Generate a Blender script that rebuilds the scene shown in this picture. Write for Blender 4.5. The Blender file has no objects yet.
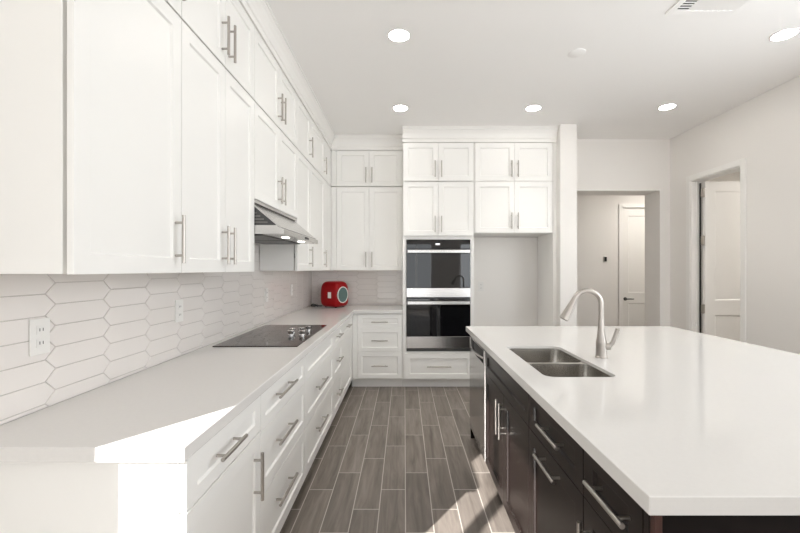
import bpy, bmesh, math, random
from mathutils import Vector, Matrix
random.seed(7)
S = bpy.context.scene
COL = S.collection
PI = math.pi

# ---------------------------------------------------------------- camera
CAMZ = 1.387
cam_d = bpy.data.cameras.new('camera')
cam = bpy.data.objects.new('camera', cam_d); COL.objects.link(cam)
cam.location = (0, 0, CAMZ); cam.rotation_euler = (PI/2, 0, 0)
cam_d.sensor_width = 36; cam_d.lens = 36*395/800
cam_d.shift_x = -0.0055; cam_d.shift_y = 0.0034
cam_d.clip_start = 0.05
S.camera = cam
# ---------------------------------------------------------------- world, sun, daylight, exposure
world = bpy.data.worlds.new('world'); S.world = world; world.use_nodes = True
bg = world.node_tree.nodes['Background']
bg.inputs[0].default_value = (0.90, 0.95, 1.0, 1); bg.inputs[1].default_value = .4
SUN_DIR = Vector((0.587, 0.81, -0.503)).normalized()
sun_d = bpy.data.lights.new('sun', 'SUN'); sun_d.energy = 18.5; sun_d.angle = math.radians(0.6); sun_d.color = (1, .975, .94)
sun = bpy.data.objects.new('sun', sun_d); COL.objects.link(sun)
sun.rotation_euler = SUN_DIR.to_track_quat('-Z', 'Y').to_euler(); sun.location = (-6, -6, 6)
S.view_settings.view_transform = 'Standard'; S.view_settings.look = 'None'
S.view_settings.gamma = 1; S.view_settings.use_curve_mapping = False
S.view_settings.exposure = 0.11
S.cycles.max_bounces = 14; S.cycles.diffuse_bounces = 9; S.cycles.glossy_bounces = 6
S.cycles.sample_clamp_indirect = 6
# window fill, set by brightness: an area light filling the opening, just inside the pane
def window_fill(loc, rot, sx, sy, e, col=(.93, .97, 1)):
    l = bpy.data.lights.new('window_fill_light', 'AREA'); l.shape = 'RECTANGLE'; l.size = sx; l.size_y = sy; l.energy = e; l.color = col
    o = bpy.data.objects.new('window_fill_light', l); COL.objects.link(o); o.location = loc; o.rotation_euler = rot
D_LEFT, D_BACK, FILL_RIGHT = 2, 48, 62
window_fill((-1.25, -0.28, 1.05), (0, -PI/2, 0), 2.0, 1.4, D_LEFT)        # sliding door in the left wall
window_fill((-0.01, -4.53, 1.2), (PI/2, 0, 0), 1.88, 2.1, D_BACK*.5)     # window behind the camera, enlarged for fill light
window_fill((2.55, -4.53, 1.2), (PI/2, 0, 0), 1.2, 2.1, D_BACK*.55)  # second back window, unseen, added for more light
window_fill((3.38, 0.95, 1.975), (0, PI/2, 0), 1.83, 2.58, FILL_RIGHT)         # unseen right-wall window added for fill
FILL_LIV = .3; FILL_HALL = 13; FILL_SIDE = 18; HOOD_E = 10  # living, hall and side-room values drive added fill lights
LAMP_E = 49     # recessed lamps
LAMP_C = (1.0, .955, .885)

# ---------------------------------------------------------------- materials
def nmat(name):
    m = bpy.data.materials.new(name); m.use_nodes = True
    nt = m.node_tree; b = nt.nodes['Principled BSDF']
    return m, nt, b
def plain(name, col, rough=.5, metal=0, bump=0, bscale=60, var=.03, spec=None, coat=0):
    m, nt, b = nmat(name)
    tc = nt.nodes.new('ShaderNodeTexCoord')
    n = nt.nodes.new('ShaderNodeTexNoise'); n.inputs['Scale'].default_value = bscale; n.inputs['Detail'].default_value = 3
    nt.links.new(tc.outputs['Object'], n.inputs['Vector'])
    r = nt.nodes.new('ShaderNodeMix'); r.data_type = 'RGBA'
    r.inputs['A'].default_value = (*[c*(1-var) for c in col], 1); r.inputs['B'].default_value = (*[min(1, c*(1+var)) for c in col], 1)
    nt.links.new(n.outputs['Fac'], r.inputs['Factor']); nt.links.new(r.outputs['Result'], b.inputs['Base Color'])
    b.inputs['Roughness'].default_value = rough; b.inputs['Metallic'].default_value = metal
    if spec is not None: b.inputs['Specular IOR Level'].default_value = spec
    if coat: b.inputs['Coat Weight'].default_value = coat; b.inputs['Coat Roughness'].default_value = .08
    if bump:
        bp = nt.nodes.new('ShaderNodeBump'); bp.inputs['Strength'].default_value = bump; bp.inputs['Distance'].default_value = .002
        nt.links.new(n.outputs['Fac'], bp.inputs['Height']); nt.links.new(bp.outputs['Normal'], b.inputs['Normal'])
    return m
def brushed(name, col, rough, scale=(4, 4, 300)):
    m, nt, b = nmat(name)
    tc = nt.nodes.new('ShaderNodeTexCoord'); mp = nt.nodes.new('ShaderNodeMapping'); mp.inputs['Scale'].default_value = scale
    n = nt.nodes.new('ShaderNodeTexNoise'); n.inputs['Scale'].default_value = 1; n.inputs['Detail'].default_value = 2
    nt.links.new(tc.outputs['Object'], mp.inputs['Vector']); nt.links.new(mp.outputs['Vector'], n.inputs['Vector'])
    mr = nt.nodes.new('ShaderNodeMapRange'); mr.inputs['To Min'].default_value = rough*.8; mr.inputs['To Max'].default_value = rough*1.25
    nt.links.new(n.outputs['Fac'], mr.inputs['Value']); nt.links.new(mr.outputs['Result'], b.inputs['Roughness'])
    b.inputs['Base Color'].default_value = (*col, 1); b.inputs['Metallic'].default_value = 1
    return m
def emit(name, col, strength):
    m, nt, b = nmat(name)
    b.inputs['Base Color'].default_value = (1, 1, 1, 1)
    b.inputs['Emission Color'].default_value = (*col, 1); b.inputs['Emission Strength'].default_value = strength
    return m
def glass_mat():
    m = bpy.data.materials.new('window_glass'); m.use_nodes = True; nt = m.node_tree; nt.nodes.clear()
    out = nt.nodes.new('ShaderNodeOutputMaterial'); mix = nt.nodes.new('ShaderNodeMixShader')
    t = nt.nodes.new('ShaderNodeBsdfTransparent'); g = nt.nodes.new('ShaderNodeBsdfGlossy'); g.inputs['Roughness'].default_value = .01
    mix.inputs[0].default_value = .05; nt.links.new(t.outputs[0], mix.inputs[1]); nt.links.new(g.outputs[0], mix.inputs[2])
    nt.links.new(mix.outputs[0], out.inputs[0]); return m
def floor_mat():
    m, nt, b = nmat('plank_tile'); N = nt.nodes.new; L = nt.links.new
    tc = N('ShaderNodeTexCoord'); sp = N('ShaderNodeSeparateXYZ'); L(tc.outputs['Object'], sp.inputs[0])
    def M(op, a, c=None, d=None):
        n = N('ShaderNodeMath'); n.operation = op
        for i, v in enumerate((a, c, d)):
            if v is None: continue
            if isinstance(v, (int, float)): n.inputs[i].default_value = v
            else: L(v, n.inputs[i])
        return n.outputs[0]
    W, LN = .1515, .613
    cx = M('DIVIDE', M('SUBTRACT', sp.outputs['X'], .006), W); col = M('FLOOR', cx)
    sh = M('MULTIPLY', M('ADD', col, 1), LN/3)
    cy = M('DIVIDE', M('SUBTRACT', M('SUBTRACT', sp.outputs['Y'], 3.10), sh), LN); row = M('FLOOR', cy)
    fx = M('FRACT', cx); fy = M('FRACT', cy)
    dx = M('MULTIPLY', M('MINIMUM', fx, M('SUBTRACT', 1, fx)), W)
    dy = M('MULTIPLY', M('MINIMUM', fy, M('SUBTRACT', 1, fy)), LN)
    d = M('MINIMUM', dx, dy)
    grout = N('ShaderNodeMapRange'); grout.inputs['From Min'].default_value = .0020; grout.inputs['From Max'].default_value = .0032
    grout.inputs['To Min'].default_value = 1; grout.inputs['To Max'].default_value = 0; L(d, grout.inputs['Value'])
    idv = N('ShaderNodeCombineXYZ'); L(col, idv.inputs[0]); L(row, idv.inputs[1])
    wn = N('ShaderNodeTexWhiteNoise'); wn.noise_dimensions = '2D'; L(idv.outputs[0], wn.inputs['Vector'])
    gv = N('ShaderNodeCombineXYZ'); L(M('MULTIPLY', sp.outputs['X'], 26), gv.inputs[0]); L(M('MULTIPLY', sp.outputs['Y'], 2.2), gv.inputs[1])
    L(M('MULTIPLY', wn.outputs['Value'], 40), gv.inputs[2])
    n1 = N('ShaderNodeTexNoise'); n1.inputs['Scale'].default_value = 1; n1.inputs['Detail'].default_value = 6; n1.inputs['Roughness'].default_value = .6; n1.inputs['Distortion'].default_value = .6
    L(gv.outputs[0], n1.inputs['Vector'])
    cr = N('ShaderNodeValToRGB'); e = cr.color_ramp.elements
    e[0].position = .28; e[0].color = (.113, .095, .081, 1); e[1].position = .72; e[1].color = (.255, .222, .196, 1)
    L(n1.outputs['Fac'], cr.inputs['Fac'])
    hs = N('ShaderNodeHueSaturation'); L(cr.outputs['Color'], hs.inputs['Color'])
    mr = N('ShaderNodeMapRange'); mr.inputs['To Min'].default_value = .86; mr.inputs['To Max'].default_value = 1.15; L(wn.outputs['Value'], mr.inputs['Value'])
    L(mr.outputs['Result'], hs.inputs['Value'])
    mx = N('ShaderNodeMix'); mx.data_type = 'RGBA'; L(grout.outputs['Result'], mx.inputs['Factor']); L(hs.outputs['Color'], mx.inputs['A'])
    mx.inputs['B'].default_value = (.50, .46, .42, 1); L(mx.outputs['Result'], b.inputs['Base Color'])
    b.inputs['Roughness'].default_value = .42
    bp = N('ShaderNodeBump'); bp.inputs['Strength'].default_value = .35; bp.inputs['Distance'].default_value = .0015
    L(M('SUBTRACT', M('MULTIPLY', n1.outputs['Fac'], .3), grout.outputs['Result']), bp.inputs['Height']); L(bp.outputs['Normal'], b.inputs['Normal'])
    return m
M_WALL = plain('white_wall_paint', (.84, .82, .795), .6, bump=.06, bscale=180, var=.008)
M_CEIL = plain('ceiling_paint', (.93, .92, .91), .7, bump=.06, bscale=160, var=.008)
M_CAB = plain('white_cabinet_lacquer', (.87, .865, .845), .35, var=.006, bscale=6)
M_TRIM = plain('white_trim_paint', (.87, .86, .84), .4, var=.006, bscale=8)
M_QUARTZ = plain('white_quartz', (.715, .702, .685), .09, var=.025, bscale=90)
M_ESP = plain('espresso_wood', (.012, .0075, .0065), .3, var=.3, bscale=22, spec=.3)
M_ESPM = plain('espresso_wood_matte', (.008, .0055, .005), .5, var=.3, bscale=22, spec=.12)
M_ESPB = plain('espresso_wood_reddish', (.055, .022, .017), .3, var=.3, bscale=22)
M_STEEL = brushed('brushed_stainless', (.62, .61, .60), .24)
M_STEELH = brushed('brushed_stainless_sideways', (.62, .61, .60), .22, (300, 300, 4))
M_NICKEL = plain('brushed_nickel', (.47, .44, .41), .30, metal=1, var=.015, bscale=30)
M_DW = brushed('dishwasher_stainless', (.46, .45, .44), .13, (4, 4, 200))
M_BLKG = plain('black_oven_glass', (.006, .006, .007), .03, var=.1, spec=.6)
M_COOK = plain('black_ceramic_glass', (.024, .014, .010), .07, var=.1, spec=.4)
M_BLK = plain('black_plastic', (.012, .012, .012), .4)
M_DGREY = plain('dark_grey_metal', (.09, .09, .09), .4, metal=.6)
M_CHROME = brushed('polished_chrome', (.85, .85, .86), .07, (30, 30, 30))
M_TILE = plain('glossy_picket_tile', (.80, .765, .74), .10, var=.03, bscale=5)
M_GROUT = plain('tile_grout', (.60, .57, .54), .85, bump=.2, bscale=300)
M_RED = plain('glossy_red_enamel', (.30, .0015, .004), .3, spec=.25)
M_GREYG = plain('grey_green_grille', (.085, .14, .135), .5, var=.2, bscale=200)
M_PALE = plain('pale_plastic', (.78, .77, .74), .35)
M_WPLAST = plain('white_plastic', (.80, .79, .77), .3)
M_SHADOWGAP = plain('cabinet_interior_edge', (.45, .45, .44), .6)
M_LAMP = emit('lamp_lens', LAMP_C, LAMP_E*.9)
M_HOODL = emit('hood_lamp_lens', (1, .95, .86), HOOD_E)
M_GLASS = glass_mat()
M_FLOOR = floor_mat()
M_GROUND = plain('pale_paving_outside', (.44, .43, .41), .8, var=.15, bscale=2)

# ---------------------------------------------------------------- mesh helpers
def wloc(o):
    v = Vector((0, 0, 0))
    while o is not None: v = v + o.location; o = o.parent
    return v
class MB:
    def __init__(self): self.bm = bmesh.new()
    def poly(self, pts):
        vs = [self.bm.verts.new(p) for p in pts]; return self.bm.faces.new(vs)
    def box(self, x0, x1, y0, y1, z0, z1):
        v = [self.bm.verts.new((x, y, z)) for x in (x0, x1) for y in (y0, y1) for z in (z0, z1)]
        for f in ((0, 1, 3, 2), (4, 6, 7, 5), (0, 4, 5, 1), (2, 3, 7, 6), (0, 2, 6, 4), (1, 5, 7, 3)):
            self.bm.faces.new([v[i] for i in f])
        return self
    def prism(self, prof, fn, a, b):
        """profile points (p,q) swept from a to b; fn(p,q,t) gives a point"""
        A = [self.bm.verts.new(fn(p, q, a)) for p, q in prof]; B = [self.bm.verts.new(fn(p, q, b)) for p, q in prof]
        n = len(prof)
        self.bm.faces.new(A); self.bm.faces.new(B[::-1])
        for i in range(n): self.bm.faces.new((A[i], A[(i+1) % n], B[(i+1) % n], B[i]))
        return self
    def tube(self, pts, r, n=12, caps=True):
        pts = [Vector(p) for p in pts]
        rs = r if isinstance(r, (list, tuple)) else [r]*len(pts)
        up = None; rings = []
        for i, p in enumerate(pts):
            d = (pts[min(i+1, len(pts)-1)] - pts[max(i-1, 0)]).normalized()
            if up is None: up = d.orthogonal().normalized()
            up = (up - d*up.dot(d)).normalized(); s = d.cross(up)
            rings.append([self.bm.verts.new(p + (up*math.cos(2*PI*k/n) + s*math.sin(2*PI*k/n))*rs[i]) for k in range(n)])
        for a, b in zip(rings, rings[1:]):
            for k in range(n): self.bm.faces.new((a[k], a[(k+1) % n], b[(k+1) % n], b[k]))
        if caps: self.bm.faces.new(rings[0][::-1]); self.bm.faces.new(rings[-1])
        return self
    def lathe(self, c, prof, n=24, ax=(0, 0, 1)):
        """prof list of (radius, height) about the axis ax through c; closes ends"""
        ax = Vector(ax).normalized(); c = Vector(c)
        return self.tube_rings([(c + ax*h, r) for r, h in prof], ax, n)
    def tube_rings(self, cr, ax, n):
        up = ax.orthogonal().normalized(); s = ax.cross(up); rings = []
        for p, r in cr:
            rings.append([self.bm.verts.new(p + (up*math.cos(2*PI*k/n) + s*math.sin(2*PI*k/n))*max(r, 1e-4)) for k in range(n)])
        for a, b in zip(rings, rings[1:]):
            for k in range(n): self.bm.faces.new((a[k], a[(k+1) % n], b[(k+1) % n], b[k]))
        self.bm.faces.new(rings[0][::-1]); self.bm.faces.new(rings[-1]); return self
    def build(self, name, mat, parent=None, bevel=0, smooth=False, seg=2, local=False):
        bmesh.ops.recalc_face_normals(self.bm, faces=self.bm.faces)
        off = wloc(parent) if (parent is not None and not local) else Vector((0, 0, 0))
        if off.length: bmesh.ops.translate(self.bm, verts=self.bm.verts, vec=-off)
        me = bpy.data.meshes.new(name); self.bm.to_mesh(me); self.bm.free()
        if smooth:
            for p in me.polygons: p.use_smooth = True
            me.set_sharp_from_angle(angle=math.radians(38))
        o = bpy.data.objects.new(name, me); COL.objects.link(o); me.materials.append(mat)
        if parent is not None: o.parent = parent
        if bevel:
            md = o.modifiers.new('edge', 'BEVEL'); md.width = bevel; md.segments = seg; md.limit_method = 'ANGLE'; md.angle_limit = math.radians(40)
        return o
def tag(o, label=None, cat=None, group=None, kind=None):
    if label: o['label'] = label
    if cat: o['category'] = cat
    if group: o['group'] = group
    if kind: o['kind'] = kind
    return o
def thing(name, loc, label, cat, group=None):
    o = bpy.data.objects.new(name, None); COL.objects.link(o); o.location = loc; o.empty_display_size = .05
    return tag(o, label, cat, group)
def copy_tree(o, parent=None):
    c = o.copy(); COL.objects.link(c); c.parent = parent
    for ch in o.children: copy_tree(ch, c)
    return c
def struct(name, mb, mat, parent=None, bevel=0):
    o = mb.build(name, mat, parent, bevel)
    if parent is None: o['kind'] = 'structure'
    return o

# ---------------------------------------------------------------- dimensions
XL, XR, YB, ZC = -1.231, 3.352, 5.23, 3.03
YF = -4.5
CT, CB = .914, .874
XCF = -.583          # front edge of the left counter
YCF = 4.575          # front edge of the back counter
# ---------------------------------------------------------------- room shell
struct('floor', MB().box(-1.40, 5.84, YF-.15, 7.0, -.12, 0), M_FLOOR)
struct('ceiling', MB().box(-1.40, 3.50, YF-.15, 5.32, ZC, ZC+.12), M_CEIL)
w = MB()
w.box(XL-.15, XL, .485, YB+.1, 0, ZC); w.box(XL-.15, XL, -1.05, .485, 2.18, ZC); w.box(XL-.15, XL, YF-.15, -1.05, 0, ZC)
struct('wall_left', w, M_WALL)
struct('wall_back', MB().box(XL, 1.764, YB, YB+.1, 0, ZC), M_WALL)
struct('wall_alcove', MB().box(.812, 1.721, 5.10, YB-.001, 0, 1.80), M_WALL)
struct('wall_wing', MB().box(1.766, 1.953, 4.47, 5.30, 0, ZC), M_WALL)
w = MB()
w.box(1.954, 2.10, 4.985, 5.30, 0, ZC); w.box(2.10, 3.226, 4.985, 5.30, 2.378, ZC); w.box(3.226, XR, 4.985, 5.30, 0, ZC)
struct('wall_passage', w, M_WALL)
w = MB()
D0, D1, DZ = 3.93, 4.625, 2.42
w.box(XR, XR+.14, YF-.15, -.4, 0, ZC); w.box(XR, XR+.14, 2.3, D0, 0, ZC); w.box(XR, XR+.14, -.4, 2.3, 2.95, ZC); w.box(XR, XR+.14, -.4, 2.3, 0, 1.0); w.box(XR, XR+.14, D0, D1, DZ, ZC); w.box(XR, XR+.14, D1, 5.30, 0, ZC)
struct('wall_right', w, M_WALL)
w = MB()
for x0, x1, z0, z1 in ((XL, -1.0, 0, ZC), (-1.0, .98, 0, .1), (-1.0, .98, 2.3, ZC), (.98, 1.9, 0, ZC), (1.9, 3.2, 0, .1), (1.9, 3.2, 2.3, ZC), (3.2, XR, 0, ZC)):
    w.box(x0, x1, YF-.15, YF, z0, z1)
struct('wall_front', w, M_WALL)
# hall beyond the passage
w = MB(); w.box(.9, 3.52, 6.5, 6.6, 0, 2.75); w.box(3.52, 4.40, 6.5, 6.6, 2.43, 2.75); w.box(4.40, 5.7, 6.5, 6.6, 0, 2.75)
w.box(3.4, 4.5, 6.62, 6.7, 0, 2.75); struct('wall_hall', w, M_WALL)
struct('wall_hall_side', MB().box(.8, .9, 5.33, 6.6, 0, 2.75).box(5.7, 5.8, 5.33, 6.6, 0, 2.75), M_WALL)
struct('ceiling_hall', MB().box(.8, 5.8, 5.32, 6.6, 2.75, 2.85), M_CEIL)
# side room beyond the open door
struct('wall_side_room', MB().box(3.494, 5.7, 5.2, 5.32, 0, 2.75).box(5.6, 5.7, 2.4, 5.2, 0, 2.75).box(3.494, 5.7, 2.3, 2.4, 0, 2.75), M_WALL)
struct('ceiling_side_room', MB().box(3.494, 5.8, 2.3, 5.32, 2.75, 2.85), M_CEIL)
struct('ground_outside', MB().box(-16, XL-.16, -18, 9, -.25, -.1).box(XL-.16, 18, -18, YF-.16, -.25, -.1).box(5.85, 18, YF-.16, 9, -.25, -.1), M_GROUND)
# baseboards
struct('baseboard_right', MB().box(XR-.014, XR, YF, D0-.07, 0, .11).box(XR-.014, XR, D1+.07, 4.984, 0, .11), M_TRIM, bevel=.003)
struct('baseboard_hall', MB().box(.9, 3.46, 6.486, 6.5, 0, .11), M_TRIM, bevel=.003)
struct('baseboard_wing', MB().box(1.766, 1.953, 4.456, 4.469, 0, .11).box(1.9535, 1.967, 4.47, 4.98, 0, .11), M_TRIM, bevel=.003)
# passage lining and side-room door casing
struct('trim_1', MB().box(2.10, 3.226, 4.975, 4.984, 2.378, 2.395), M_TRIM)
w = MB()
for y0, y1, z0, z1 in ((D0-.062, D0, 0, DZ+.062), (D1, D1+.062, 0, DZ+.062), (D0, D1, DZ, DZ+.062)):
    w.box(XR-.012, XR-.0005, y0, y1, z0, z1)
struct('trim_2', w, M_TRIM, bevel=.003)
w = MB(); w.box(XR, XR+.14, D0, D0+.012, 0, DZ).box(XR, XR+.14, D1-.012, D1, 0, DZ).box(XR, XR+.14, D0+.012, D1-.012, DZ-.012, DZ)
w.box(XR+.05, XR+.062, D1-.028, D1-.012, 0, DZ-.012)
struct('trim_3', w, M_TRIM, bevel=.002)

def panel_door(mb, fr, u0, u1, v0, v1, t, panels, slope=.008, rec=.01):
    """slab between w=0 and w=t with recessed panels [(u0,u1,v0,v1)] (stacked) on its front"""
    us = sorted({u0, u1, *[p[0] for p in panels], *[p[1] for p in panels]}); vs = sorted({v0, v1, *[p[2] for p in panels], *[p[3] for p in panels]})
    bm = mb.bm; cache = {}
    def V(u, v, w):
        k = (round(u, 5), round(v, 5), round(w, 5))
        if k not in cache: cache[k] = bm.verts.new(fr(u, v, w))
        return cache[k]
    def quad(*p):
        bm.faces.new([V(*q) for q in p])
    for i in range(len(us)-1):
        for j in range(len(vs)-1):
            a, b, c, d = us[i], us[i+1], vs[j], vs[j+1]
            if any(abs(p[0]-a) < 1e-6 and abs(p[1]-b) < 1e-6 and abs(p[2]-c) < 1e-6 and abs(p[3]-d) < 1e-6 for p in panels):
                s = slope; r = t-rec
                quad((a+s, c+s, r), (b-s, c+s, r), (b-s, d-s, r), (a+s, d-s, r))
                quad((a, c, t), (b, c, t), (b-s, c+s, r), (a+s, c+s, r)); quad((b, c, t), (b, d, t), (b-s, d-s, r), (b-s, c+s, r))
                quad((b, d, t), (a, d, t), (a+s, d-s, r), (b-s, d-s, r)); quad((a, d, t), (a, c, t), (a+s, c+s, r), (a+s, d-s, r))
            else:
                quad((a, c, t), (b, c, t), (b, d, t), (a, d, t))
            quad((a, c, 0), (a, d, 0), (b, d, 0), (b, c, 0))
    for i in range(len(us)-1):
        a, b = us[i], us[i+1]
        quad((a, v0, 0), (b, v0, 0), (b, v0, t), (a, v0, t)); quad((a, v1, 0), (a, v1, t), (b, v1, t), (b, v1, 0))
    for j in range(len(vs)-1):
        c, d = vs[j], vs[j+1]
        quad((u0, c, 0), (u0, c, t), (u0, d, t), (u0, d, 0)); quad((u1, c, 0), (u1, d, 0), (u1, d, t), (u1, c, t))
    return mb
def F_left(xb): return lambda u, v, w: (xb+w, u, v)
def F_back(yb): return lambda u, v, w: (u, yb-w, v)
def F_isl(xb): return lambda u, v, w: (xb-w, u, v)

# hall door (closed, at the end of the passage) and side-room door (standing open)
fr = F_back(6.565)
door1 = panel_door(MB(), fr, 3.585, 4.335, .01, 2.395, .04, [(3.70, 4.22, .22, .83), (3.70, 4.22, 1.0, 2.27)], slope=.012).build('door_1', M_TRIM, bevel=.002)
tag(door1, kind='structure')
struct('trim_4', MB().box(3.522, 3.583, 6.484, 6.5, 0, 2.46).box(4.337, 4.398, 6.484, 6.5, 0, 2.46).box(3.583, 4.337, 6.484, 6.5, 2.40, 2.46), M_TRIM, bevel=.003)
h = MB(); h.lathe((3.645, 6.524, .897), [(.028, 0), (.028, .008), (.012, .01), (.012, .045)], 16, (0, -1, 0))
h.tube([(3.645, 6.478, .897), (3.70, 6.478, .899), (3.765, 6.481, .897)], [.010, .009, .007], 10)
h.build('lever_handle', M_DGREY, door1, smooth=True)
fr = F_back(4.585)
door2 = panel_door(MB(), fr, 3.462, 4.17, .012, 2.398, .038, [(3.575, 4.057, .22, .86), (3.575, 4.057, 1.03, 2.285)], slope=.012).build('door_2', M_TRIM, bevel=.002)
tag(door2, kind='structure')
for z in (.30, .93, 1.72, 2.27)[1:]:
    MB().box(3.415, 3.461, 4.548, 4.5495, z-.05, z+.05).tube([(3.442, 4.546, z-.052), (3.442, 4.546, z+.052)], .007, 8).build('hinge', M_NICKEL, door2)
MB().box(3.444, 3.456, 4.598, 4.6125, .02, 2.39).build('hinge_gap_shade', M_BLK, door2)  # black strip standing in for the shadow gap at the hinge jamb
# thermostat on the hall wall
t = thing('wall_thermostat', (3.305, 6.5, 1.55), 'small dark wall control on the hall wall beyond the passage, left of the hall door', 'thermostat')
MB().box(3.275, 3.335, 6.482, 6.499, 1.50, 1.60).build('back_plate', M_WPLAST, t, bevel=.004)
MB().box(3.280, 3.318, 6.470, 6.4815, 1.515, 1.59).build('screen', M_BLK, t, bevel=.004)

# windows behind the camera / in the side walls (sun and daylight; some are added for fill)
w = MB()
for y0, y1 in ((.435, .485), (-.217, -.134), (-1.05, -1.0)): w.box(XL-.07, XL-.03, y0, y1, 0, 2.18)
w.box(XL-.07, XL-.03, -1.0, .435, 2.14, 2.18).box(XL-.07, XL-.03, -1.0, .435, 0, .05)
win1 = struct('window_1', w, M_TRIM)
MB().box(XL-.053, XL-.047, -1.0, .435, .05, 2.14).build('pane', M_GLASS, win1)
w = MB()
for y0, y1 in ((-.4, -.34), (.92, .98), (2.24, 2.3)): w.box(XR+.05, XR+.11, y0, y1, 1.0, 2.95)
w.box(XR+.05, XR+.11, -.34, 2.24, 2.89, 2.95).box(XR+.05, XR+.11, -.34, 2.24, 1.0, 1.06)
fill_win_right = struct('fill_window_right', w, M_TRIM)  # unseen window added to light the left cabinet fronts
MB().box(XR+.077, XR+.083, -.34, 2.24, 1.06, 2.89).build('pane', M_GLASS, fill_win_right)  # pane of the added right-wall window
w = MB()
for x0, x1 in ((-1.0, -.94), (-.30, -.24), (.385, .445), (.92, .98)): w.box(x0, x1, YF-.10, YF-.04, .1, 2.3)  # back window made wider and lower to light the base fronts
w.box(-.94, .92, YF-.10, YF-.04, 2.24, 2.3).box(-.94, .92, YF-.10, YF-.04, .1, .16)
win2 = struct('window_2', w, M_TRIM)
MB().box(-.94, .92, YF-.073, YF-.067, .16, 2.24).build('pane', M_GLASS, win2)
w = MB()
for x0, x1 in ((1.9, 1.96), (2.52, 2.58), (3.14, 3.2)): w.box(x0, x1, YF-.10, YF-.04, .1, 2.3)
w.box(1.96, 3.14, YF-.10, YF-.04, 2.24, 2.3).box(1.96, 3.14, YF-.10, YF-.04, .1, .16)
fill_win_back = struct('fill_window_back', w, M_TRIM)  # unseen window added to bring in more light
MB().box(1.96, 3.14, YF-.073, YF-.067, .16, 2.24).build('pane', M_GLASS, fill_win_back)  # pane of the added back window

# ---------------------------------------------------------------- cabinets
def handle(fr, wf, cu, cv, ln, axis, parent, mat=M_NICKEL):
    """bar pull on two posts standing on the face wf"""
    m = MB(); h = ln/2; p = h*.68; so = .034
    def P(a, w): return fr(cu+a, cv, w) if axis == 'h' else fr(cu, cv+a, w)
    m.tube([P(-h, wf+so), P(h, wf+so)], .0068, 12)
    for s in (-p, p): m.tube([P(s, wf+.0003), P(s, wf+so)], .0052, 10)
    return m.build('handle', mat, parent, smooth=True)
def front(name, fr, parent, u0, u1, v0, v1, mat, rail=.058, hd=None, t=.02):
    g = .0015
    u0 += g; u1 -= g; v0 += g; v1 -= g
    r = min(rail, (v1-v0)*.3)
    o = panel_door(MB(), fr, u0, u1, v0, v1, t, [(u0+rail, u1-rail, v0+r, v1-r)], slope=.005, rec=.009).build(name, mat, parent, bevel=.0012)
    if hd: handle(fr, t, *hd, o)
    return o
G_UP, G_TOP, G_BASE = 'tall wall cabinets along the left wall', 'short top cabinets along the left wall', 'white base cabinets under the left counter'
XU = -.925           # back plane of the left upper doors (door face at -.905)
frU = F_left(XU)
def upper(y0, y1, z0, z1, doors, label, group, ybody=None):
    t = thing('wall_cabinet', (-1.08, (y0+y1)/2, z0), label, 'cabinet', group)
    MB().box(XL+.010 if z0 < 1.5 else XL+.001, XU-.011, y0+.0005, (ybody or y1)-.0005, z0+.003, z1).build('body', M_CAB, t, bevel=.001)
    if ybody:   # scribe filler beside the last door
        MB().box(XU-.0105, XU+.019, y1+.001, ybody-.0005, z0+.003, z1).build('filler', M_CAB, t)
    mid = z1 - z0 < .6
    ln = .19
    hz = z0+.135
    if doors == 1:
        d = front('door', frU, t, y0, y1, z0, z1, M_CAB, hd=(y1-.045, hz, ln, 'v'))
        ds = [d]
    else:
        ym = (y0+y1)/2
        ds = [front('door', frU, t, y0, ym, z0, z1, M_CAB, hd=(ym-.037, hz, ln, 'v')), front('door', frU, t, ym, y1, z0, z1, M_CAB, hd=(ym+.037, hz, ln, 'v'))]
    for zz in (z0+.13, z1-.13):
        MB().box(XU-.0107, XU-.0003, y0+.02, y0+.06, zz-.02, zz+.02).build('hinge', M_DGREY, ds[0])
    return t
ZL0, ZL1, ZT0, ZT1 = 1.371, 2.403, 2.410, 2.855
upper(1.08, 1.605, ZL0, ZL1, 1, 'tall white single-door wall cabinet at the near end of the left wall', G_UP)
upper(1.606, 2.385, ZL0, ZL1, 2, 'tall white double-door wall cabinet just before the range hood', G_UP)
upper(2.386, 3.335, 1.815, ZL1, 2, 'short white double-door wall cabinet directly above the range hood', G_UP)
upper(3.336, 3.80, ZL0, ZL1, 1, 'tall narrow white wall cabinet just past the range hood', G_UP)
upper(3.801, 4.47, ZL0, ZL1, 1, 'tall white wall cabinet beside the corner on the left wall', G_UP, 4.879)
upper(1.08, 1.605, ZT0, ZT1, 1, 'short white top cabinet nearest the camera, above the first tall wall cabinet', G_TOP)
upper(1.606, 2.385, ZT0, ZT1, 2, 'short white double-door top cabinet above the tall double-door one', G_TOP)
upper(2.386, 3.335, ZT0, ZT1, 2, 'short white double-door top cabinet two levels above the range hood', G_TOP)
upper(3.336, 3.80, ZT0, ZT1, 1, 'short narrow white top cabinet just past the hood', G_TOP)
upper(3.801, 4.47, ZT0, ZT1, 1, 'short white top cabinet beside the corner under the crown', G_TOP, 4.879)
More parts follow.
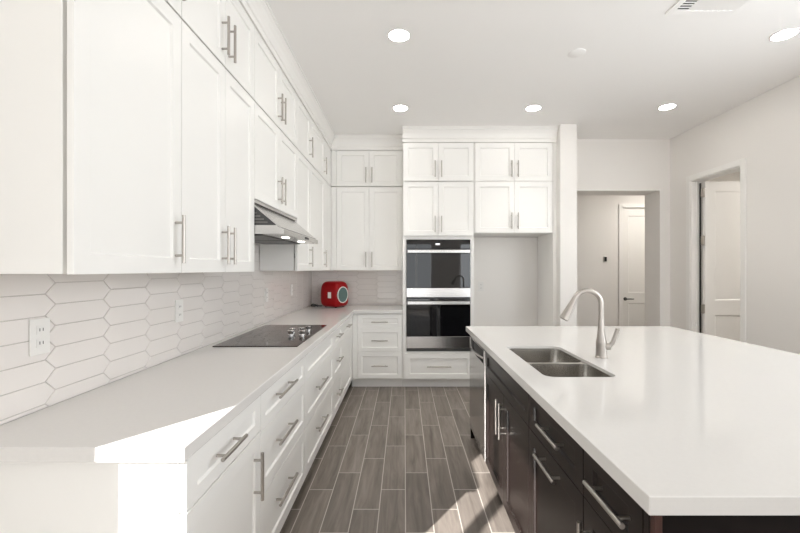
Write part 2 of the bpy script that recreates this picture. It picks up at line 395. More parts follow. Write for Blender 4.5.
# back-wall uppers
frB = F_back(4.90)
for z0, z1, lab in ((ZL0, ZL1, 'tall white double-door wall cabinet above the red appliance on the back wall'), (ZT0, ZT1, 'short white double-door top cabinet on the back wall beside the oven tower')):
    t = thing('wall_cabinet', (-.45, 5.06, z0), lab, 'cabinet', 'white wall cabinets on the back wall')
    b = MB(); b.box(XL+.001, -.0215, 4.902, YB-.010 if z0 < 1.5 else YB-.001, z0+.003, z1); b.box(-.903, -.842, 4.881, 4.902, z0+.003, z1); b.build('body', M_CAB, t, bevel=.001)
    hz = z0+.135
    front('door', frB, t, -.840, -.436, z0, z1, M_CAB, hd=(-.436-.037, hz, .19, 'v'))
    front('door', frB, t, -.436, -.030, z0, z1, M_CAB, hd=(-.436+.037, hz, .19, 'v'))
# base cabinets, left run
XB = -.622           # back plane of base fronts (face at -.602)
frL = F_left(XB)
FT, FS1, FS2, FB = .862, .702, .423, .112
def base(y0, y1, label, y1b=None):
    t = thing('base_cabinet', (-.92, (y0+y1)/2, 0), label, 'cabinet', G_BASE)
    e = y1b or y1
    MB().box(XL+.001, XB-.001, y0+.0005, e-.0005, .105, CB-.0005).build('body', M_CAB, t, bevel=.001)
    MB().box(XL+.001, -.69, y0+.0005, e-.0005, .0005, .1045).build('toe_kick', M_CAB, t)
    if y1b: MB().box(XB-.0005, XB+.019, y1+.001, e-.0005, .112, .862).build('filler', M_CAB, t)
    return t
t = base(1.09, 1.655, 'white base cabinet at the near counter end with one drawer over a door')
front('drawer', frL, t, 1.09, 1.655, FS1+.01, FT, M_CAB, hd=(1.328, .79, .185, 'h'))
front('door', frL, t, 1.09, 1.655, FB, FS1+.008, M_CAB, hd=(1.58, .558, .19, 'v'))
t = base(1.656, 2.41, 'white three-drawer base cabinet between the near end and the cooktop')
for a, b, hz in ((FS1, FT, .80), (FS2, FS1, .585), (FB, FS2, .305)): front('drawer', frL, t, 1.656, 2.41, a, b, M_CAB, hd=(1.952, hz, .285, 'h'))
t = base(2.411, 3.36, 'white base cabinet under the cooktop, plain top front and two drawers')
front('false_front', frL, t, 2.411, 3.36, FS1, FT, M_CAB)
for a, b, hz in ((FS2, FS1, .585), (FB, FS2, .305)): front('drawer', frL, t, 2.411, 3.36, a, b, M_CAB, hd=(2.79, hz, .29, 'h'))
t = base(3.361, 3.81, 'narrow white three-drawer base cabinet just past the cooktop')
for a, b, hz in ((FS1, FT, .79), (FS2, FS1, .575), (FB, FS2, .28)): front('drawer', frL, t, 3.361, 3.81, a, b, M_CAB, hd=(3.57, hz, .19, 'h'))
t = base(3.811, 4.48, 'white corner base cabinet with one small drawer over a blank door', 4.598)
front('drawer', frL, t, 3.811, 4.48, FS1, FT, M_CAB, hd=(4.17, .79, .19, 'h'))
front('door', frL, t, 3.811, 4.48, FB, FS1, M_CAB)
# base cabinet on the back wall
YBF = 4.62; frK = F_back(YBF)
t = thing('base_cabinet', (-.3, 4.9, 0), 'white three-drawer base cabinet on the back wall left of the oven tower', 'cabinet', 'white cabinets along the back wall')
MB().box(-.621, -.0215, YBF+.001, YB-.001, .105, CB-.0005).box(-.601, -.549, YBF-.019, YBF+.001, .112, .862).build('body', M_CAB, t, bevel=.001)
MB().box(-.621, -.0215, 4.665, YB-.001, .0005, .1045).build('toe_kick', M_CAB, t)
for a, b, hz in ((FS1, FT, .775), (FS2, FS1, .56), (FB, FS2, .265)): front('drawer', frK, t, -.547, -.028, a, b, M_CAB, rail=.05, hd=(-.287, hz, .19, 'h'))
# oven tower
t = thing('oven_cabinet', (.395, 4.9, 0), 'tall white cabinet tower holding the double oven, four doors above', 'cabinet', 'white cabinets along the back wall')
b = MB()
b.box(-.020, .0225, 4.602, YB-.001, .105, ZT1); b.box(.7685, .8075, 4.602, YB-.001, .105, ZT1)
b.box(.0225, .7685, 4.602, YB-.001, 1.733, 1.770); b.box(.0225, .7685, YBF+.001, YB-.001, 1.770, ZT1); b.box(.0225, .7685, YBF+.001, YB-.001, .105, .412); b.box(.0225, .7685, 4.602, YB-.001, .412, .432)
b.build('body', M_CAB, t, bevel=.001)
MB().box(-.020, .8075, 4.665, YB-.001, .0005, .1045).build('toe_kick', M_CAB, t)
frT = F_back(4.6205)
frTf = F_back(4.6015)
for z0, z1 in ((1.773, ZL1), (ZT0, ZT1)):
    front('door', frTf, t, -.012, .392, z0, z1, M_CAB, hd=(.392-.037, z0+.135, .19, 'v'))
    front('door', frTf, t, .392, .802, z0, z1, M_CAB, hd=(.392+.037, z0+.135, .19, 'v'))
front('drawer', frTf, t, .004, .790, FB, .410, M_CAB, hd=(.40, .262, .28, 'h'))
# refrigerator surround
t = thing('refrigerator_cabinet', (1.28, 4.9, 0), 'white cabinet bridging the empty refrigerator alcove, four doors and a side panel', 'cabinet', 'white cabinets along the back wall')
MB().box(.8085, 1.7225, 4.602, YB-.001, 1.806, ZT1).build('body', M_CAB, t, bevel=.001)
MB().box(1.7235, 1.7645, 4.580, YB-.001, .0005, ZT1).build('side_panel', M_CAB, t, bevel=.001)
for z0, z1 in ((1.810, ZL1), (ZT0, ZT1)):
    front('door', frTf, t, .818, 1.276, z0, z1, M_CAB, hd=(1.276-.037, z0+.135, .19, 'v'))
    front('door', frTf, t, 1.276, 1.722, z0, z1, M_CAB, hd=(1.276+.037, z0+.135, .19, 'v'))
# crown moulding
CR = [(-.06, 2.858), (.010, 2.858), (.010, 2.893), (.018, 2.900), (.021, 2.925), (.030, 2.955), (.046, 2.985), (.056, 2.995), (.056, 3.012), (.064, 3.014), (.064, ZC-.001), (-.06, ZC-.001)]
struct('trim_5', MB().prism(CR, lambda p, q, t: (-.905+p, t, q), 1.08, 4.90), M_TRIM)
struct('trim_6', MB().prism(CR, lambda p, q, t: (t, 4.88-p, q), -.93, -.022), M_TRIM)
struct('trim_7', MB().prism(CR, lambda p, q, t: (t, 4.582-p, q), -.021, 1.764), M_TRIM)
struct('trim_8', MB().box(-.020, 1.764, 4.643, YB-.001, 2.858, ZC-.001).box(XL+.001, -.9655, 1.08, 5.2, 2.858, ZC-.001).box(-.965, -.022, 4.941, 5.2, 2.858, ZC-.001), M_TRIM)

# ---------------------------------------------------------------- countertops
t = MB()
out = [(XL+.0025, 1.047), (XCF, 1.047), (XCF, YCF), (-.022, YCF), (-.022, YB-.0025), (XL+.0025, YB-.0025)]
t.prism(out, lambda p, q, z: (p, q, z), CB, CT)
tag(t.build('countertop', M_QUARTZ, bevel=.003), 'L-shaped white quartz countertop on the white base cabinets along the left wall', 'countertop')
# ---------------------------------------------------------------- backsplash of long picket tiles
def offset_poly(p, d):
    n = len(p); res = []
    for i in range(n):
        a, b, c = Vector(p[i-1]), Vector(p[i]), Vector(p[(i+1) % n])
        e1 = (b-a).normalized(); e2 = (c-b).normalized()
        n1 = Vector((-e1.y, e1.x)); n2 = Vector((-e2.y, e2.x))
        k = 1 + n1.dot(n2)
        res.append(tuple(b + (n1+n2)*(d/max(k, .3))))
    return res
def clip(p, ax, lim, keep_less):
    r = []
    for i in range(len(p)):
        a, b = p[i], p[(i+1) % len(p)]
        ia = a[ax] <= lim if keep_less else a[ax] >= lim; ib = b[ax] <= lim if keep_less else b[ax] >= lim
        if ia: r.append(a)
        if ia != ib:
            k = (lim-a[ax])/(b[ax]-a[ax]); r.append((a[0]+(b[0]-a[0])*k, a[1]+(b[1]-a[1])*k))
    return r
def backsplash(fr, rects, s_joint, zref, name, label):
    P, H, A = .2600, .075, .0375/2*1.05
    t = thing(name, fr((rects[0][0]+rects[0][1])/2, CT, 0), label, 'backsplash')
    m = MB(); g = MB()
    for (s0, s1, z0, z1) in rects:
        gp = [fr(a, b, c) for c in (0.001, .003) for a, b in ((s0, z0), (s1, z0), (s1, z1), (s0, z1))]
        v = [g.bm.verts.new(q) for q in gp]
        for f in ((0, 1, 2, 3), (4, 5, 6, 7), (0, 1, 5, 4), (1, 2, 6, 5), (2, 3, 7, 6), (3, 0, 4, 7)): g.bm.faces.new([v[i] for i in f])
        i0 = int(math.floor((s0-s_joint)/P))-1; i1 = int(math.ceil((s1-s_joint)/P))+1
        for i in range(i0, i1):
            # column i runs from joint i to joint i+1; column -1's tips lie at zref
            j0 = int((z0-zref)/H)-2; j1 = int((z1-zref)/H)+2
            for j in range(j0, j1):
                zc = zref + H*j + (0 if i % 2 else H/2)
                a, b = s_joint+i*P, s_joint+(i+1)*P
                hx = [(a+A, zc-H/2), (b-A, zc-H/2), (b+A, zc), (b-A, zc+H/2), (a+A, zc+H/2), (a-A, zc)]
                hx = offset_poly(hx, .0012)
                for ax, lim, less in ((0, s1, True), (0, s0, False), (1, z1, True), (1, z0, False)): 
                    if len(hx) > 2: hx = clip(hx, ax, lim, less)
                cl = []
                for q in hx:
                    if not cl or (Vector(q)-Vector(cl[-1])).length > .0015: cl.append(q)
                if len(cl) > 2 and (Vector(cl[0])-Vector(cl[-1])).length < .0015: cl.pop()
                if len(cl) < 3: continue
                area = abs(sum(cl[k][0]*cl[(k+1) % len(cl)][1]-cl[(k+1) % len(cl)][0]*cl[k][1] for k in range(len(cl))))/2
                if area < 2e-4: continue
                c0 = (sum(q[0] for q in cl)/len(cl), sum(q[1] for q in cl)/len(cl))
                ins = [(q[0]+(c0[0]-q[0])*min(.5, .0022/max(1e-4, (Vector(c0)-Vector(q)).length)), q[1]+(c0[1]-q[1])*min(.5, .0022/max(1e-4, (Vector(c0)-Vector(q)).length))) for q in cl]
                tx, tz, tb = random.uniform(-.003, .003), random.uniform(-.007, .007), random.uniform(-.0002, .0002)
                def hgt(q, base): return base + tb + (q[0]-c0[0])*tx + (q[1]-c0[1])*tz
                B = [m.bm.verts.new(fr(q[0], q[1], .003)) for q in cl]
                Mi = [m.bm.verts.new(fr(q[0], q[1], hgt(q, .0058))) for q in cl]
                T = [m.bm.verts.new(fr(q[0], q[1], hgt(q, .0070))) for q in ins]
                n = len(cl)
                for k in range(n):
                    m.bm.faces.new((B[k], B[(k+1) % n], Mi[(k+1) % n], Mi[k])); m.bm.faces.new((Mi[k], Mi[(k+1) % n], T[(k+1) % n], T[k]))
                m.bm.faces.new(T)
    g.build('grout', M_GROUT, t); m.build('tiles', M_TILE, t)
    return t
backsplash(F_left(XL), [(1.09, YB-.012, CT+.0015, 1.3725), (2.387, 3.334, 1.3725, 1.592)], 1.367, 1.340, 'tile_backsplash', 'glossy pale backsplash of long pointed tiles on the left wall above the counter')
backsplash(F_back(YB), [(XL+.012, -.0225, CT+.0015, 1.3725)], -.10, 1.340, 'tile_backsplash', 'pale tile backsplash on the back wall behind the red appliance')
# outlets
def outlet(fr, s, z, wf, label, group='white wall outlets'):
    t = thing('wall_outlet', fr(s, z, wf), label, 'outlet', group)
    def bx(u0, u1, v0, v1, w0, w1):
        a, b = fr(u0, v0, w0), fr(u1, v1, w1)
        return MB().box(min(a[0], b[0]), max(a[0], b[0]), min(a[1], b[1]), max(a[1], b[1]), min(a[2], b[2]), max(a[2], b[2]))
    bx(s-.036, s+.036, z-.06, z+.06, wf, wf+.006).build('cover_plate', M_WPLAST, t, bevel=.002)
    for dz in (-.022, .022):
        f = bx(s-.016, s+.016, z+dz-.015, z+dz+.015, wf+.0062, wf+.0085).build('receptacle', M_WPLAST, t, bevel=.001)
        m = MB()
        for du in (-.006, .006):
            a, b = fr(s+du-.0012, z+dz-.004, wf+.0086), fr(s+du+.0012, z+dz+.006, wf+.0092)
            m.box(min(a[0], b[0]), max(a[0], b[0]), min(a[1], b[1]), max(a[1], b[1]), min(a[2], b[2]), max(a[2], b[2]))
        m.build('slots', M_DGREY, f)
    return t
outlet(F_left(XL), 1.322, 1.162, .0078, 'white outlet on the tile at the near end of the left backsplash')
outlet(F_left(XL), 2.14, 1.162, .0078, 'white outlet on the left backsplash between the near end and the cooktop')
outlet(F_left(XL), 3.50, 1.158, .0078, 'white outlet on the left backsplash just past the cooktop')
outlet(F_left(XL), 4.28, 1.162, .0078, 'white outlet on the left backsplash beside the red appliance corner')
outlet(F_back(5.10), .985, 1.165, .0005, 'white outlet low on the back of the empty refrigerator alcove')

# ---------------------------------------------------------------- cooktop and its knobs
t = thing('cooktop', (-.91, 2.86, CT), 'flat black glass cooktop set in the left counter under the hood', 'cooktop')
MB().box(-1.168, -.650, 2.402, 3.318, CT+.0006, CT+.006).build('glass_top', M_COOK, t, bevel=.0015)
r = MB()
for x, y, rr in ((-1.02, 2.62, .09), (-1.02, 3.08, .105), (-.80, 2.60, .10), (-.93, 2.86, .12)):
    n = 40
    a = [r.bm.verts.new((x+math.cos(2*PI*k/n)*rr, y+math.sin(2*PI*k/n)*rr, CT+.0063)) for k in range(n)]
    b = [r.bm.verts.new((x+math.cos(2*PI*k/n)*(rr-.0015), y+math.sin(2*PI*k/n)*(rr-.0015), CT+.0063)) for k in range(n)]
    for k in range(n): r.bm.faces.new((a[k], a[(k+1) % n], b[(k+1) % n], b[k]))
r.build('burner_rings', M_DGREY, t)
for x, y in ((-.805, 2.80), (-.725, 2.80), (-.822, 2.90), (-.765, 2.93), (-.735, 3.02)):
    k = MB().lathe((x, y, CT+.0062), [(.021, 0), (.021, .004), (.0165, .007), (.0165, .012), (.022, .026), (.0225, .031), (.020, .034), (.0, .034)], 24).build('knob', M_CHROME, t, smooth=True)
    k['label'] = 'polished chrome knob'

# ---------------------------------------------------------------- range hood
HY0, HY1 = 2.389, 3.332
t = thing('range_hood', (-1.0, 2.86, 1.595), 'stainless steel range hood under the short cabinet above the cooktop', 'range hood')
hx = lambda p, q, y: (p, y, q)
MB().prism([(XL+.009, 1.655), (-.765, 1.655), (-.938, 1.792), (-.938, 1.8125), (XL+.009, 1.8125)], hx, HY0+.006, HY1-.006).build('body', M_DGREY, t)
MB().prism([(-.938, 1.8125), (-.938, 1.792), (-.757, 1.640), (-.742, 1.640), (-.924, 1.792), (-.924, 1.8125)], hx, HY0, HY1).build('canopy', M_STEELH, t, bevel=.001)
MB().prism([(XL+.009, 1.603), (-.728, 1.600), (-.728, 1.632), (-.745, 1.6385), (-.770, 1.6545), (XL+.009, 1.6545)], hx, HY0, HY1).build('tray', M_STEEL, t, bevel=.0015)
MB().box(-.9235, -.907, HY0, HY1, 1.792, 1.8125).build('top_strip', M_STEELH, t, bevel=.001)
M_SIDE = plain('hood_reflection_steel', (.22, .21, .20), .35, metal=1)  # darker steel, the dark reflection in the hood end put into its colour
s = MB()
for k in range(6): s.box(-1.19, -.83-.022*k*1.0, HY0+.0005, HY0+.0055, 1.668+k*.019, 1.668+k*.019+.008)
s.build('reflection_stripes', M_SIDE, t)  # slats stand in for stripes reflected in the steel end
s = MB()
s.prism([(-1.215, 1.657), (-1.195, 1.657), (-1.13, 1.806), (-1.15, 1.806)], hx, HY0, HY0+.0053); s.prism([(-1.10, 1.657), (-1.08, 1.657), (-1.14, 1.806), (-1.16, 1.806)], hx, HY0, HY0+.0053)
s.build('reflection_vee', M_STEELH, t)  # V-shaped bars stand in for lines reflected in the steel end
for y in (2.66, 3.06):
    MB().lathe((-.80, y, 1.5985), [(.0, 0), (.026, 0), (.026, .003)], 20).build('hood_lamp', M_HOODL, t)
s = MB()
for y0, y1 in ((2.43, 2.845), (2.875, 3.29)): s.box(-1.17, -.87, y0, y1, 1.594, 1.600)
s.build('grease_filter', M_DGREY, t, bevel=.002)
MB().box(-.7278, -.7255, 2.90, 3.00, 1.608, 1.624).build('control_strip', M_BLK, t)

# ---------------------------------------------------------------- double oven
OX0, OX1, OY = .0245, .7665, 4.583
t = thing('double_oven', (.395, 4.9, .433), 'built-in black glass and stainless double wall oven in the white tower', 'oven')
MB().box(OX0, OX1, OY+.021, 5.17, .4335, 1.731).build('body', M_DGREY, t)
MB().box(OX0, OX1, OY, OY+.0205, 1.625, 1.731).build('control_panel', M_BLKG, t, bevel=.002)
d = MB().box(.36, .41, OY-.0008, OY-.0001, 1.668, 1.688).build('display', emit('display_glow', (.7, .8, .9), .25), t)
def oven_door(z0, zs, z1, hz):
    dr = MB().box(OX0, OX1, OY, OY+.0205, zs+.001, z1).build('oven_door', M_BLKG, t, bevel=.002)
    st = MB().box(OX0, OX1, OY-.001, OY+.0205, z0, zs).build('steel_band', M_STEELH, dr, bevel=.002)
    h = MB(); h.box(OX0+.012, OX1-.012, OY-.058, OY-.042, hz-.019, hz+.019); h.box(OX0+.03, OX0+.055, OY-.042, OY-.0003, hz-.012, hz+.012); h.box(OX1-.055, OX1-.03, OY-.042, OY-.0003, hz-.012, hz+.012)
    h.build('oven_handle', M_STEELH, dr, bevel=.004)
oven_door(1.062, 1.168, 1.622, 1.592)
oven_door(.470, .605, 1.045, 1.000)
MB().box(OX0, OX1, OY+.006, OY+.0205, .4335, .468).build('vent_strip', M_DGREY, t, bevel=.002)
MB().box(OX0, OX1, OY+.006, OY+.0205, 1.0465, 1.0605).build('vent_strip', M_DGREY, t, bevel=.002)

# ---------------------------------------------------------------- red appliance in the corner
t = thing('countertop_appliance', (-.875, 4.955, CT+.0005), 'rounded red appliance with an oval grey grille in the far counter corner', 'appliance')
m = MB(); n = 10
def sq(a, b, c, p=4.8):
    l = (abs(a)**p+abs(b)**p+abs(c)**p)**(1/p); return (a/l, b/l, c/l)
bmesh.ops.create_cube(m.bm, size=2); bmesh.ops.subdivide_edges(m.bm, edges=m.bm.edges, cuts=n, use_grid_fill=True)
for v in m.bm.verts:
    q = sq(*v.co); z = q[2]
    k = 1 - .10*max(0, z)**2
    v.co = (q[0]*.146*k, q[1]*.133*k, .003+.160+z*.160)
ob = m.build('shell', M_RED, t, smooth=True, local=True); 
# grille disc on the +x side, badge on the -y side
g = MB().lathe((.110, -.018, .158), [(.0, 0), (.095, 0), (.095, .036), (.0, .038)], 36, (1, 0, 0)).build('grille', M_GREYG, t, smooth=True, local=True)
ring = []
m = MB(); NN = 36
m2 = MB()
for k in range(NN):
    a = 2*PI*k/NN; ring.append((.1465, -.018+math.cos(a)*.096, .158+math.sin(a)*.096))
ring.append(ring[0]); m2.tube(ring, .006, 8, caps=False); m2.build('grille_ring', M_PALE, t, smooth=True, local=True)
MB().box(.004, .054, -.1365, -.129, .118, .192).build('badge', M_PALE, t, bevel=.004, local=True)
for x in (-.08, .08):
    for y in (-.07, .07): MB().lathe((x, y, 0), [(.012, 0), (.012, .012)], 12).build('foot', M_BLK, t, local=True)
t.rotation_euler.z = math.radians(-30)
cord = MB()
pts = []
for k in range(40):
    a = k/39*2*PI*1.7; pts.append((-1.125+.045*math.cos(a)*(1-.2*k/39), 4.93+.03*math.sin(a), CT+.008+.034*(k/39)*abs(math.sin(a*1.3))))
pts += [(-1.06, 4.95, CT+.012), (-1.035, 4.96, CT+.014)]
cord.tube(pts, .0065, 8)
tag(cord.build('power_cord', M_BLK, smooth=True), 'coiled black power cord lying on the counter beside the red appliance', 'cord')

# ---------------------------------------------------------------- island
IX, IY0, IY1, IXR = .509, .821, 3.275, 2.20
SX0, SX1, SY0, SY1 = .622, .944, 1.735, 2.432
def rrect(x0, x1, y0, y1, r, n=8):
    p = []
    for cx, cy, a0 in ((x1-r, y0+r, -PI/2), (x1-r, y1-r, 0), (x0+r, y1-r, PI/2), (x0+r, y0+r, PI)):
        for k in range(n+1):
            a = a0+PI/2*k/n; p.append((cx+r*math.cos(a), cy+r*math.sin(a)))
    return p
m = MB(); bm = m.bm
hole = rrect(SX0, SX1, SY0, SY1, .047)
outer = [(IX, IY0), (IXR, IY0), (IXR, IY1), (IX, IY1)]
lay = []
for z in (CB, CT):
    eo = [bm.verts.new((*p, z)) for p in outer]; eh = [bm.verts.new((*p, z)) for p in hole]
    ed = [bm.edges.new((eo[i], eo[(i+1) % 4])) for i in range(4)] + [bm.edges.new((eh[i], eh[(i+1) % len(eh)])) for i in range(len(eh))]
    bmesh.ops.triangle_fill(bm, edges=ed, use_beauty=True)
    lay.append((eo, eh))
for a, b in ((lay[0][0], lay[1][0]), (lay[0][1], lay[1][1])):
    for i in range(len(a)): bm.faces.new((a[i], a[(i+1) % len(a)], b[(i+1) % len(a)], b[i]))
isl_top = m.build('island_countertop', M_QUARTZ, bevel=.0025)
tag(isl_top, 'large white quartz slab on the dark island with a sink cut into it', 'countertop')

XI = .556; frI = F_isl(XI)   # back plane of the island fronts (face at .536)
ITOP = CB-.0005
def icab(y0, y1, label, hollow=False):
    t = thing('island_cabinet', (.85, (y0+y1)/2, 0), label, 'cabinet', 'dark cabinets along the aisle side of the island')
    b = MB()
    if hollow:
        b.box(XI+.001, 1.14, y0+.0005, y0+.02, .10, ITOP); b.box(XI+.001, 1.14, y1-.02, y1-.0005, .10, ITOP); b.box(XI+.001, 1.14, y0+.02, y1-.02, .10, .12); b.box(1.12, 1.14, y0+.02, y1-.02, .12, ITOP); b.box(XI+.001, XI+.02, y0+.02, y1-.02, .12, ITOP)
    else: b.box(XI+.001, 1.14, y0+.0005, y1-.0005, .10, ITOP)
    b.build('body', M_ESP, t)
    MB().box(.62, 1.14, y0+.0005, y1-.0005, .0005, .0995).build('toe_kick', M_ESP, t)
    return t
IB, IS, IT = .108, .708, .866
t = icab(.888, 1.183, 'narrow espresso island cabinet at the near end with drawer over door')
front('drawer', frI, t, .888, 1.183, IS, IT, M_ESP, hd=(1.005, .794, .19, 'h')); front('door', frI, t, .888, 1.183, IB, IS, M_ESP, hd=(1.135, .565, .19, 'v'))
t = icab(1.184, 1.70, 'espresso island cabinet with two level bar handles, a drawer over a pull-out front')
front('drawer', frI, t, 1.184, 1.70, IS, IT, M_ESP, hd=(1.40, .795, .20, 'h')); front('door', frI, t, 1.184, 1.70, IB, IS, M_ESP, hd=(1.43, .667, .20, 'h'))
t = icab(1.701, 2.62, 'espresso sink cabinet in the island with a pair of upright handles', hollow=True)
front('false_front', frI, t, 1.701, 2.62, IS, IT, M_ESP)
front('door', frI, t, 1.701, 2.13, IB, IS, M_ESP, hd=(2.095, .58, .19, 'v')); front('door', frI, t, 2.13, 2.62, IB, IS, M_ESP, hd=(2.165, .58, .19, 'v'))
t = thing('kitchen_island', (1.45, 2.06, 0), 'dark reddish brown island body with end panels, carrying the big white slab', 'island')
MB().box(1.1405, 1.85, .887, 3.237, .0005, ITOP).build('body', M_ESP, t)
MB().box(.557, 1.85, .856, .886, .0005, ITOP).build('end_panel', M_ESPM, t)
MB().box(.536, .5565, .866, .886, .0005, ITOP).build('corner_stile', M_ESP, t, bevel=.002)
MB().box(.538, .556, .850, .8655, .0005, ITOP).build('edge_strip', M_ESPB, t, bevel=.002)['label'] = 'reddish brown strip'
MB().box(.545, 1.85, 3.238, 3.256, .0005, ITOP).build('end_panel', M_ESPM, t)
# dishwasher
t = thing('dishwasher', (.85, 2.93, 0), 'stainless dishwasher in the island at the end by the ovens', 'dishwasher')
DY0, DY1 = 2.624, 3.234
MB().box(.575, 1.138, DY0, DY1, .10, ITOP).build('body', M_DGREY, t)
MB().box(.62, 1.138, DY0, DY1, .0005, .0995).build('toe_kick', M_BLK, t)
d = MB().box(.534, .574, DY0, DY1, .108, .745).build('door', M_DW, t, bevel=.003)
b = MB(); b.box(.534, .574, DY0, DY0+.05, .7455, .865); b.box(.534, .574, DY1-.05, DY1, .7455, .865); b.box(.534, .574, DY0+.05, DY1-.05, .835, .865); b.build('control_strip', M_DW, t, bevel=.002)
MB().box(.562, .5735, DY0+.05, DY1-.05, .746, .8345).build('handle_recess', M_BLK, t)
hp = [(.541-.03*math.sin(PI*k/16), DY0+.05+(DY1-DY0-.1)*k/16, .782) for k in range(17)]
MB().tube(hp, .010, 10).build('handle', M_STEEL, t, smooth=True)
# sink
t = thing('double_sink', (.783, 2.08, .70), 'undermount stainless sink with two bowls sunk in the white island slab', 'sink')
def bowl(x0, x1, y0, y1, depth, ztop):
    m = MB(); bm = m.bm; rings = []
    for dz, ins, r in ((0, 0, .045), (-.02, .001, .045), (-depth*.8, .006, .06), (-depth*.95, .018, .06), (-depth, .05, .04)):
        rings.append([bm.verts.new((*p, ztop+dz)) for p in rrect(x0+ins, x1-ins, y0+ins, y1-ins, r)])
    for a, b in zip(rings, rings[1:]):
        n = len(a)
        for i in range(n): bm.faces.new((a[i], a[(i+1) % n], b[(i+1) % n], b[i]))
    bm.faces.new(rings[-1])
    return m
zt = CT-.014
HX0, HX1, HY0S, HY1S = SX0+.0012, SX1-.0012, SY0+.0012, SY1-.0012
M_SINK = plain('sink_stainless', (.50, .48, .45), .24, metal=1, var=.02, bscale=12)
b1 = bowl(HX0+.004, HX1-.004, 2.062, HY1S-.004, .21, zt).build('bowl', M_SINK, t, smooth=True)
b2 = bowl(HX0+.004, HX1-.004, HY0S+.004, 2.034, .21, zt).build('bowl', M_SINK, t, smooth=True)
for b, y in ((b1, 2.25), (b2, 1.885)):
    MB().lathe(((SX0+SX1)/2, y, zt-.2095), [(.0, 0), (.044, 0), (.044, .003), (.036, .004), (.03, .0015), (.0, .0015)], 24).build('drain', M_CHROME, b, smooth=True)
# flange: plate with two bowl holes under the slab
m = MB(); bm = m.bm; lay = []
fo = rrect(HX0, HX1, HY0S, HY1S, .046)
h1 = rrect(HX0+.004, HX1-.004, 2.062, HY1S-.004, .045); h2 = rrect(HX0+.004, HX1-.004, HY0S+.004, 2.034, .045)
for z in (zt-.004, zt):
    zz = z
    L = [[bm.verts.new((*p, zz)) for p in q] for q in (fo, h1, h2)]
    ed = [bm.edges.new((q[i], q[(i+1) % len(q)])) for q in L for i in range(len(q))]
    bmesh.ops.triangle_fill(bm, edges=ed, use_beauty=True); lay.append(L)
for a, b in zip(*lay):
    for i in range(len(a)): bm.faces.new((a[i], a[(i+1) % len(a)], b[(i+1) % len(a)], b[i]))
m.build('rim', M_SINK, t)
# faucet
t = thing('kitchen_faucet', (1.062, 2.117, CT), 'brushed nickel gooseneck faucet with side lever standing behind the island sink', 'faucet')
fx, fy = 1.055, 2.117
b = MB().lathe((fx, fy, CT+.0005), [(.031, 0), (.031, .006), (.0275, .010), (.0265, .075), (.027, .080), (.0255, .088), (.0215, .105), (.017, .15), (.0135, .21), (.0125, .25)], 28)
b.build('body', M_NICKEL, t, smooth=True)
pts = [(fx, fy, CT+.249)]
ra, cz = .075, CT+.283
for k in range(25):
    a = PI*.86*k/24
    pts.append((fx-ra+ra*math.cos(a), fy, cz+ra*math.sin(a)))
dx, dz = pts[-1][0]-pts[-2][0], pts[-1][2]-pts[-2][2]; l = math.hypot(dx, dz); dx /= l; dz /= l
e = pts[-1]; pts.append((e[0]+dx*.012, fy, e[2]+dz*.012))
MB().tube(pts, .0132, 16).build('spout', M_NICKEL, t, smooth=True)
e = pts[-1]
MB().lathe((e[0], fy, e[2]), [(.0138, 0), (.0145, .01), (.0185, .05), (.0235, .102), (.024, .111), (.020, .114), (.0, .114)], 24, (dx, 0, dz)).build('spray_head', M_NICKEL, t, smooth=True)
l = MB(); l.lathe((fx+.01, fy-.004, CT+.062), [(.019, 0), (.019, .03), (.016, .036), (.0, .037)], 20, (.86, -.5, .05))
l.build('lever_hub', M_NICKEL, t, smooth=True)
l = MB(); p0 = Vector((fx+.034, fy-.018, CT+.064)); l.tube([p0, p0+Vector((.016, -.006, .02)), p0+Vector((.027, -.012, .06)), p0+Vector((.036, -.018, .095))], [.013, .0115, .0105, .0115], 12)
l.build('lever', M_NICKEL, t, smooth=True)

# ---------------------------------------------------------------- ceiling fittings
def downlight(name='recessed_light'):
    t = thing(name, (0, 0, ZC), None, 'ceiling light', 'round recessed ceiling lights')
    m = MB(); m.lathe((0, 0, 0), [(.076, -.0005), (.079, -.003), (.076, -.006), (.070, -.006), (.066, -.003), (.066, -.0005)], 36); m.build('trim_ring', M_WPLAST, t, smooth=True, local=True)
    MB().lathe((0, 0, 0), [(.0, -.0066), (.0695, -.0066), (.0695, -.0062), (0, -.0062)], 32).build('lens', M_LAMP, t, local=True)
    l = bpy.data.lights.new('downlight_beam', 'SPOT'); l.energy = LAMP_E; l.color = LAMP_C; l.shadow_soft_size = .06
    l.spot_size = math.radians(94); l.spot_blend = 1
    b = bpy.data.objects.new('downlight_beam', l); COL.objects.link(b); b.parent = t; b.location = (0, 0, -.012)
    return t
proto = downlight()
spots = [(-.038, 2.77, 'round recessed ceiling light over the aisle, the nearer of the two in line'),
         (-.040, 4.02, 'round recessed ceiling light just in front of the oven tower crown'),
         (1.312, 4.02, 'round recessed ceiling light before the refrigerator alcove crown'),
         (2.655, 3.99, 'round recessed ceiling light nearest the passage wall'),
         (2.655, 2.76, 'round recessed ceiling light near the right wall, cut by the photo edge')]
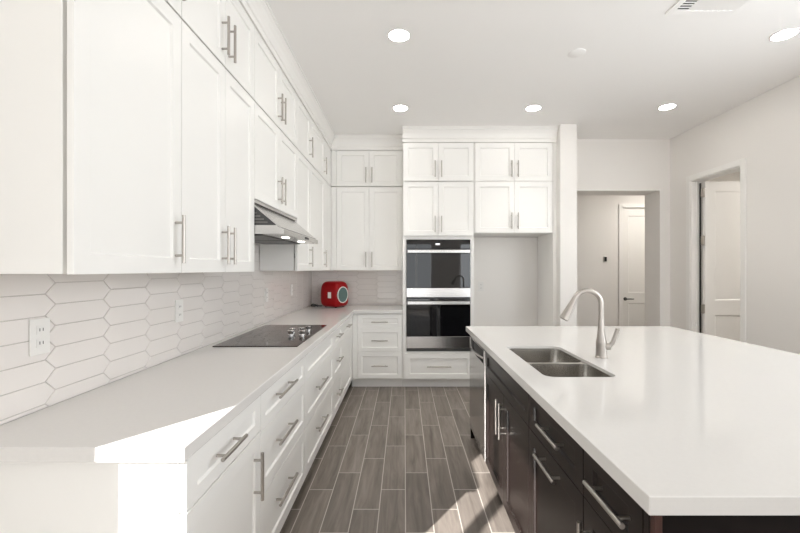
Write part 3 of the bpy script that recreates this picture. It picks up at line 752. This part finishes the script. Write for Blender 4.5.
for i, (x, y, lab) in enumerate(spots):
    o = proto if i == 0 else copy_tree(proto)
    o.location = (x, y, ZC); o['label'] = lab
t = thing('smoke_detector', (1.31, 3.0, ZC), 'flat white round ceiling cover between the recessed lights above the island', 'detector')
MB().lathe((1.31, 3.0, ZC), [(.062, -.0005), (.062, -.004), (.057, -.007), (.0, -.0075)], 32).build('cover', M_CEIL, t, smooth=True)
t = thing('ceiling_vent', (1.9, 2.3, ZC), 'white ceiling air register with a dark slatted strip, at the top edge', 'vent')
m = MB(); m.box(1.675, 1.715, 2.0, 2.535, ZC-.009, ZC-.0005); m.box(2.09, 2.13, 2.0, 2.535, ZC-.009, ZC-.0005); m.box(1.715, 2.09, 2.50, 2.535, ZC-.009, ZC-.0005); m.box(1.715, 2.09, 2.0, 2.035, ZC-.009, ZC-.0005)
m.build('frame', M_CEIL, t, bevel=.002)
MB().box(1.7155, 1.79, 2.0355, 2.4995, ZC-.0025, ZC-.0005).build('duct_opening', M_DGREY, t)
m = MB()
for k in range(20):
    y = 2.045+k*.0235; m.box(1.716, 1.79, y, y+.004, ZC-.008, ZC-.003)
m.build('slats', M_CEIL, t)
m = MB()
for k in range(8):
    x = 1.797+k*.0365; m.prism([(x, ZC-.003), (x+.036, ZC-.009), (x+.0362, ZC-.0075), (x, ZC-.0015)], lambda p, q, y: (p, y, q), 2.0355, 2.4995)
m.build('blades', M_CEIL, t)
# unseen fill lights added for brightness: hall, side room and the living end behind the camera
def fill_lamp(x, y, z, e, size=.15):
    l = bpy.data.lights.new('unseen_fill_light', 'AREA'); l.shape = 'DISK'; l.size = size; l.energy = e; l.color = LAMP_C
    o = bpy.data.objects.new('unseen_fill_light', l); COL.objects.link(o); o.location = (x, y, z)
fill_lamp(4.1, 5.72, 2.73, FILL_HALL, .6); fill_lamp(4.6, 3.7, 2.74, FILL_SIDE)
for x in (-.04, 1.31, 2.65):
    for y in (1.5, -.6, -2.6): fill_lamp(x, y, ZC-.01, FILL_LIV)
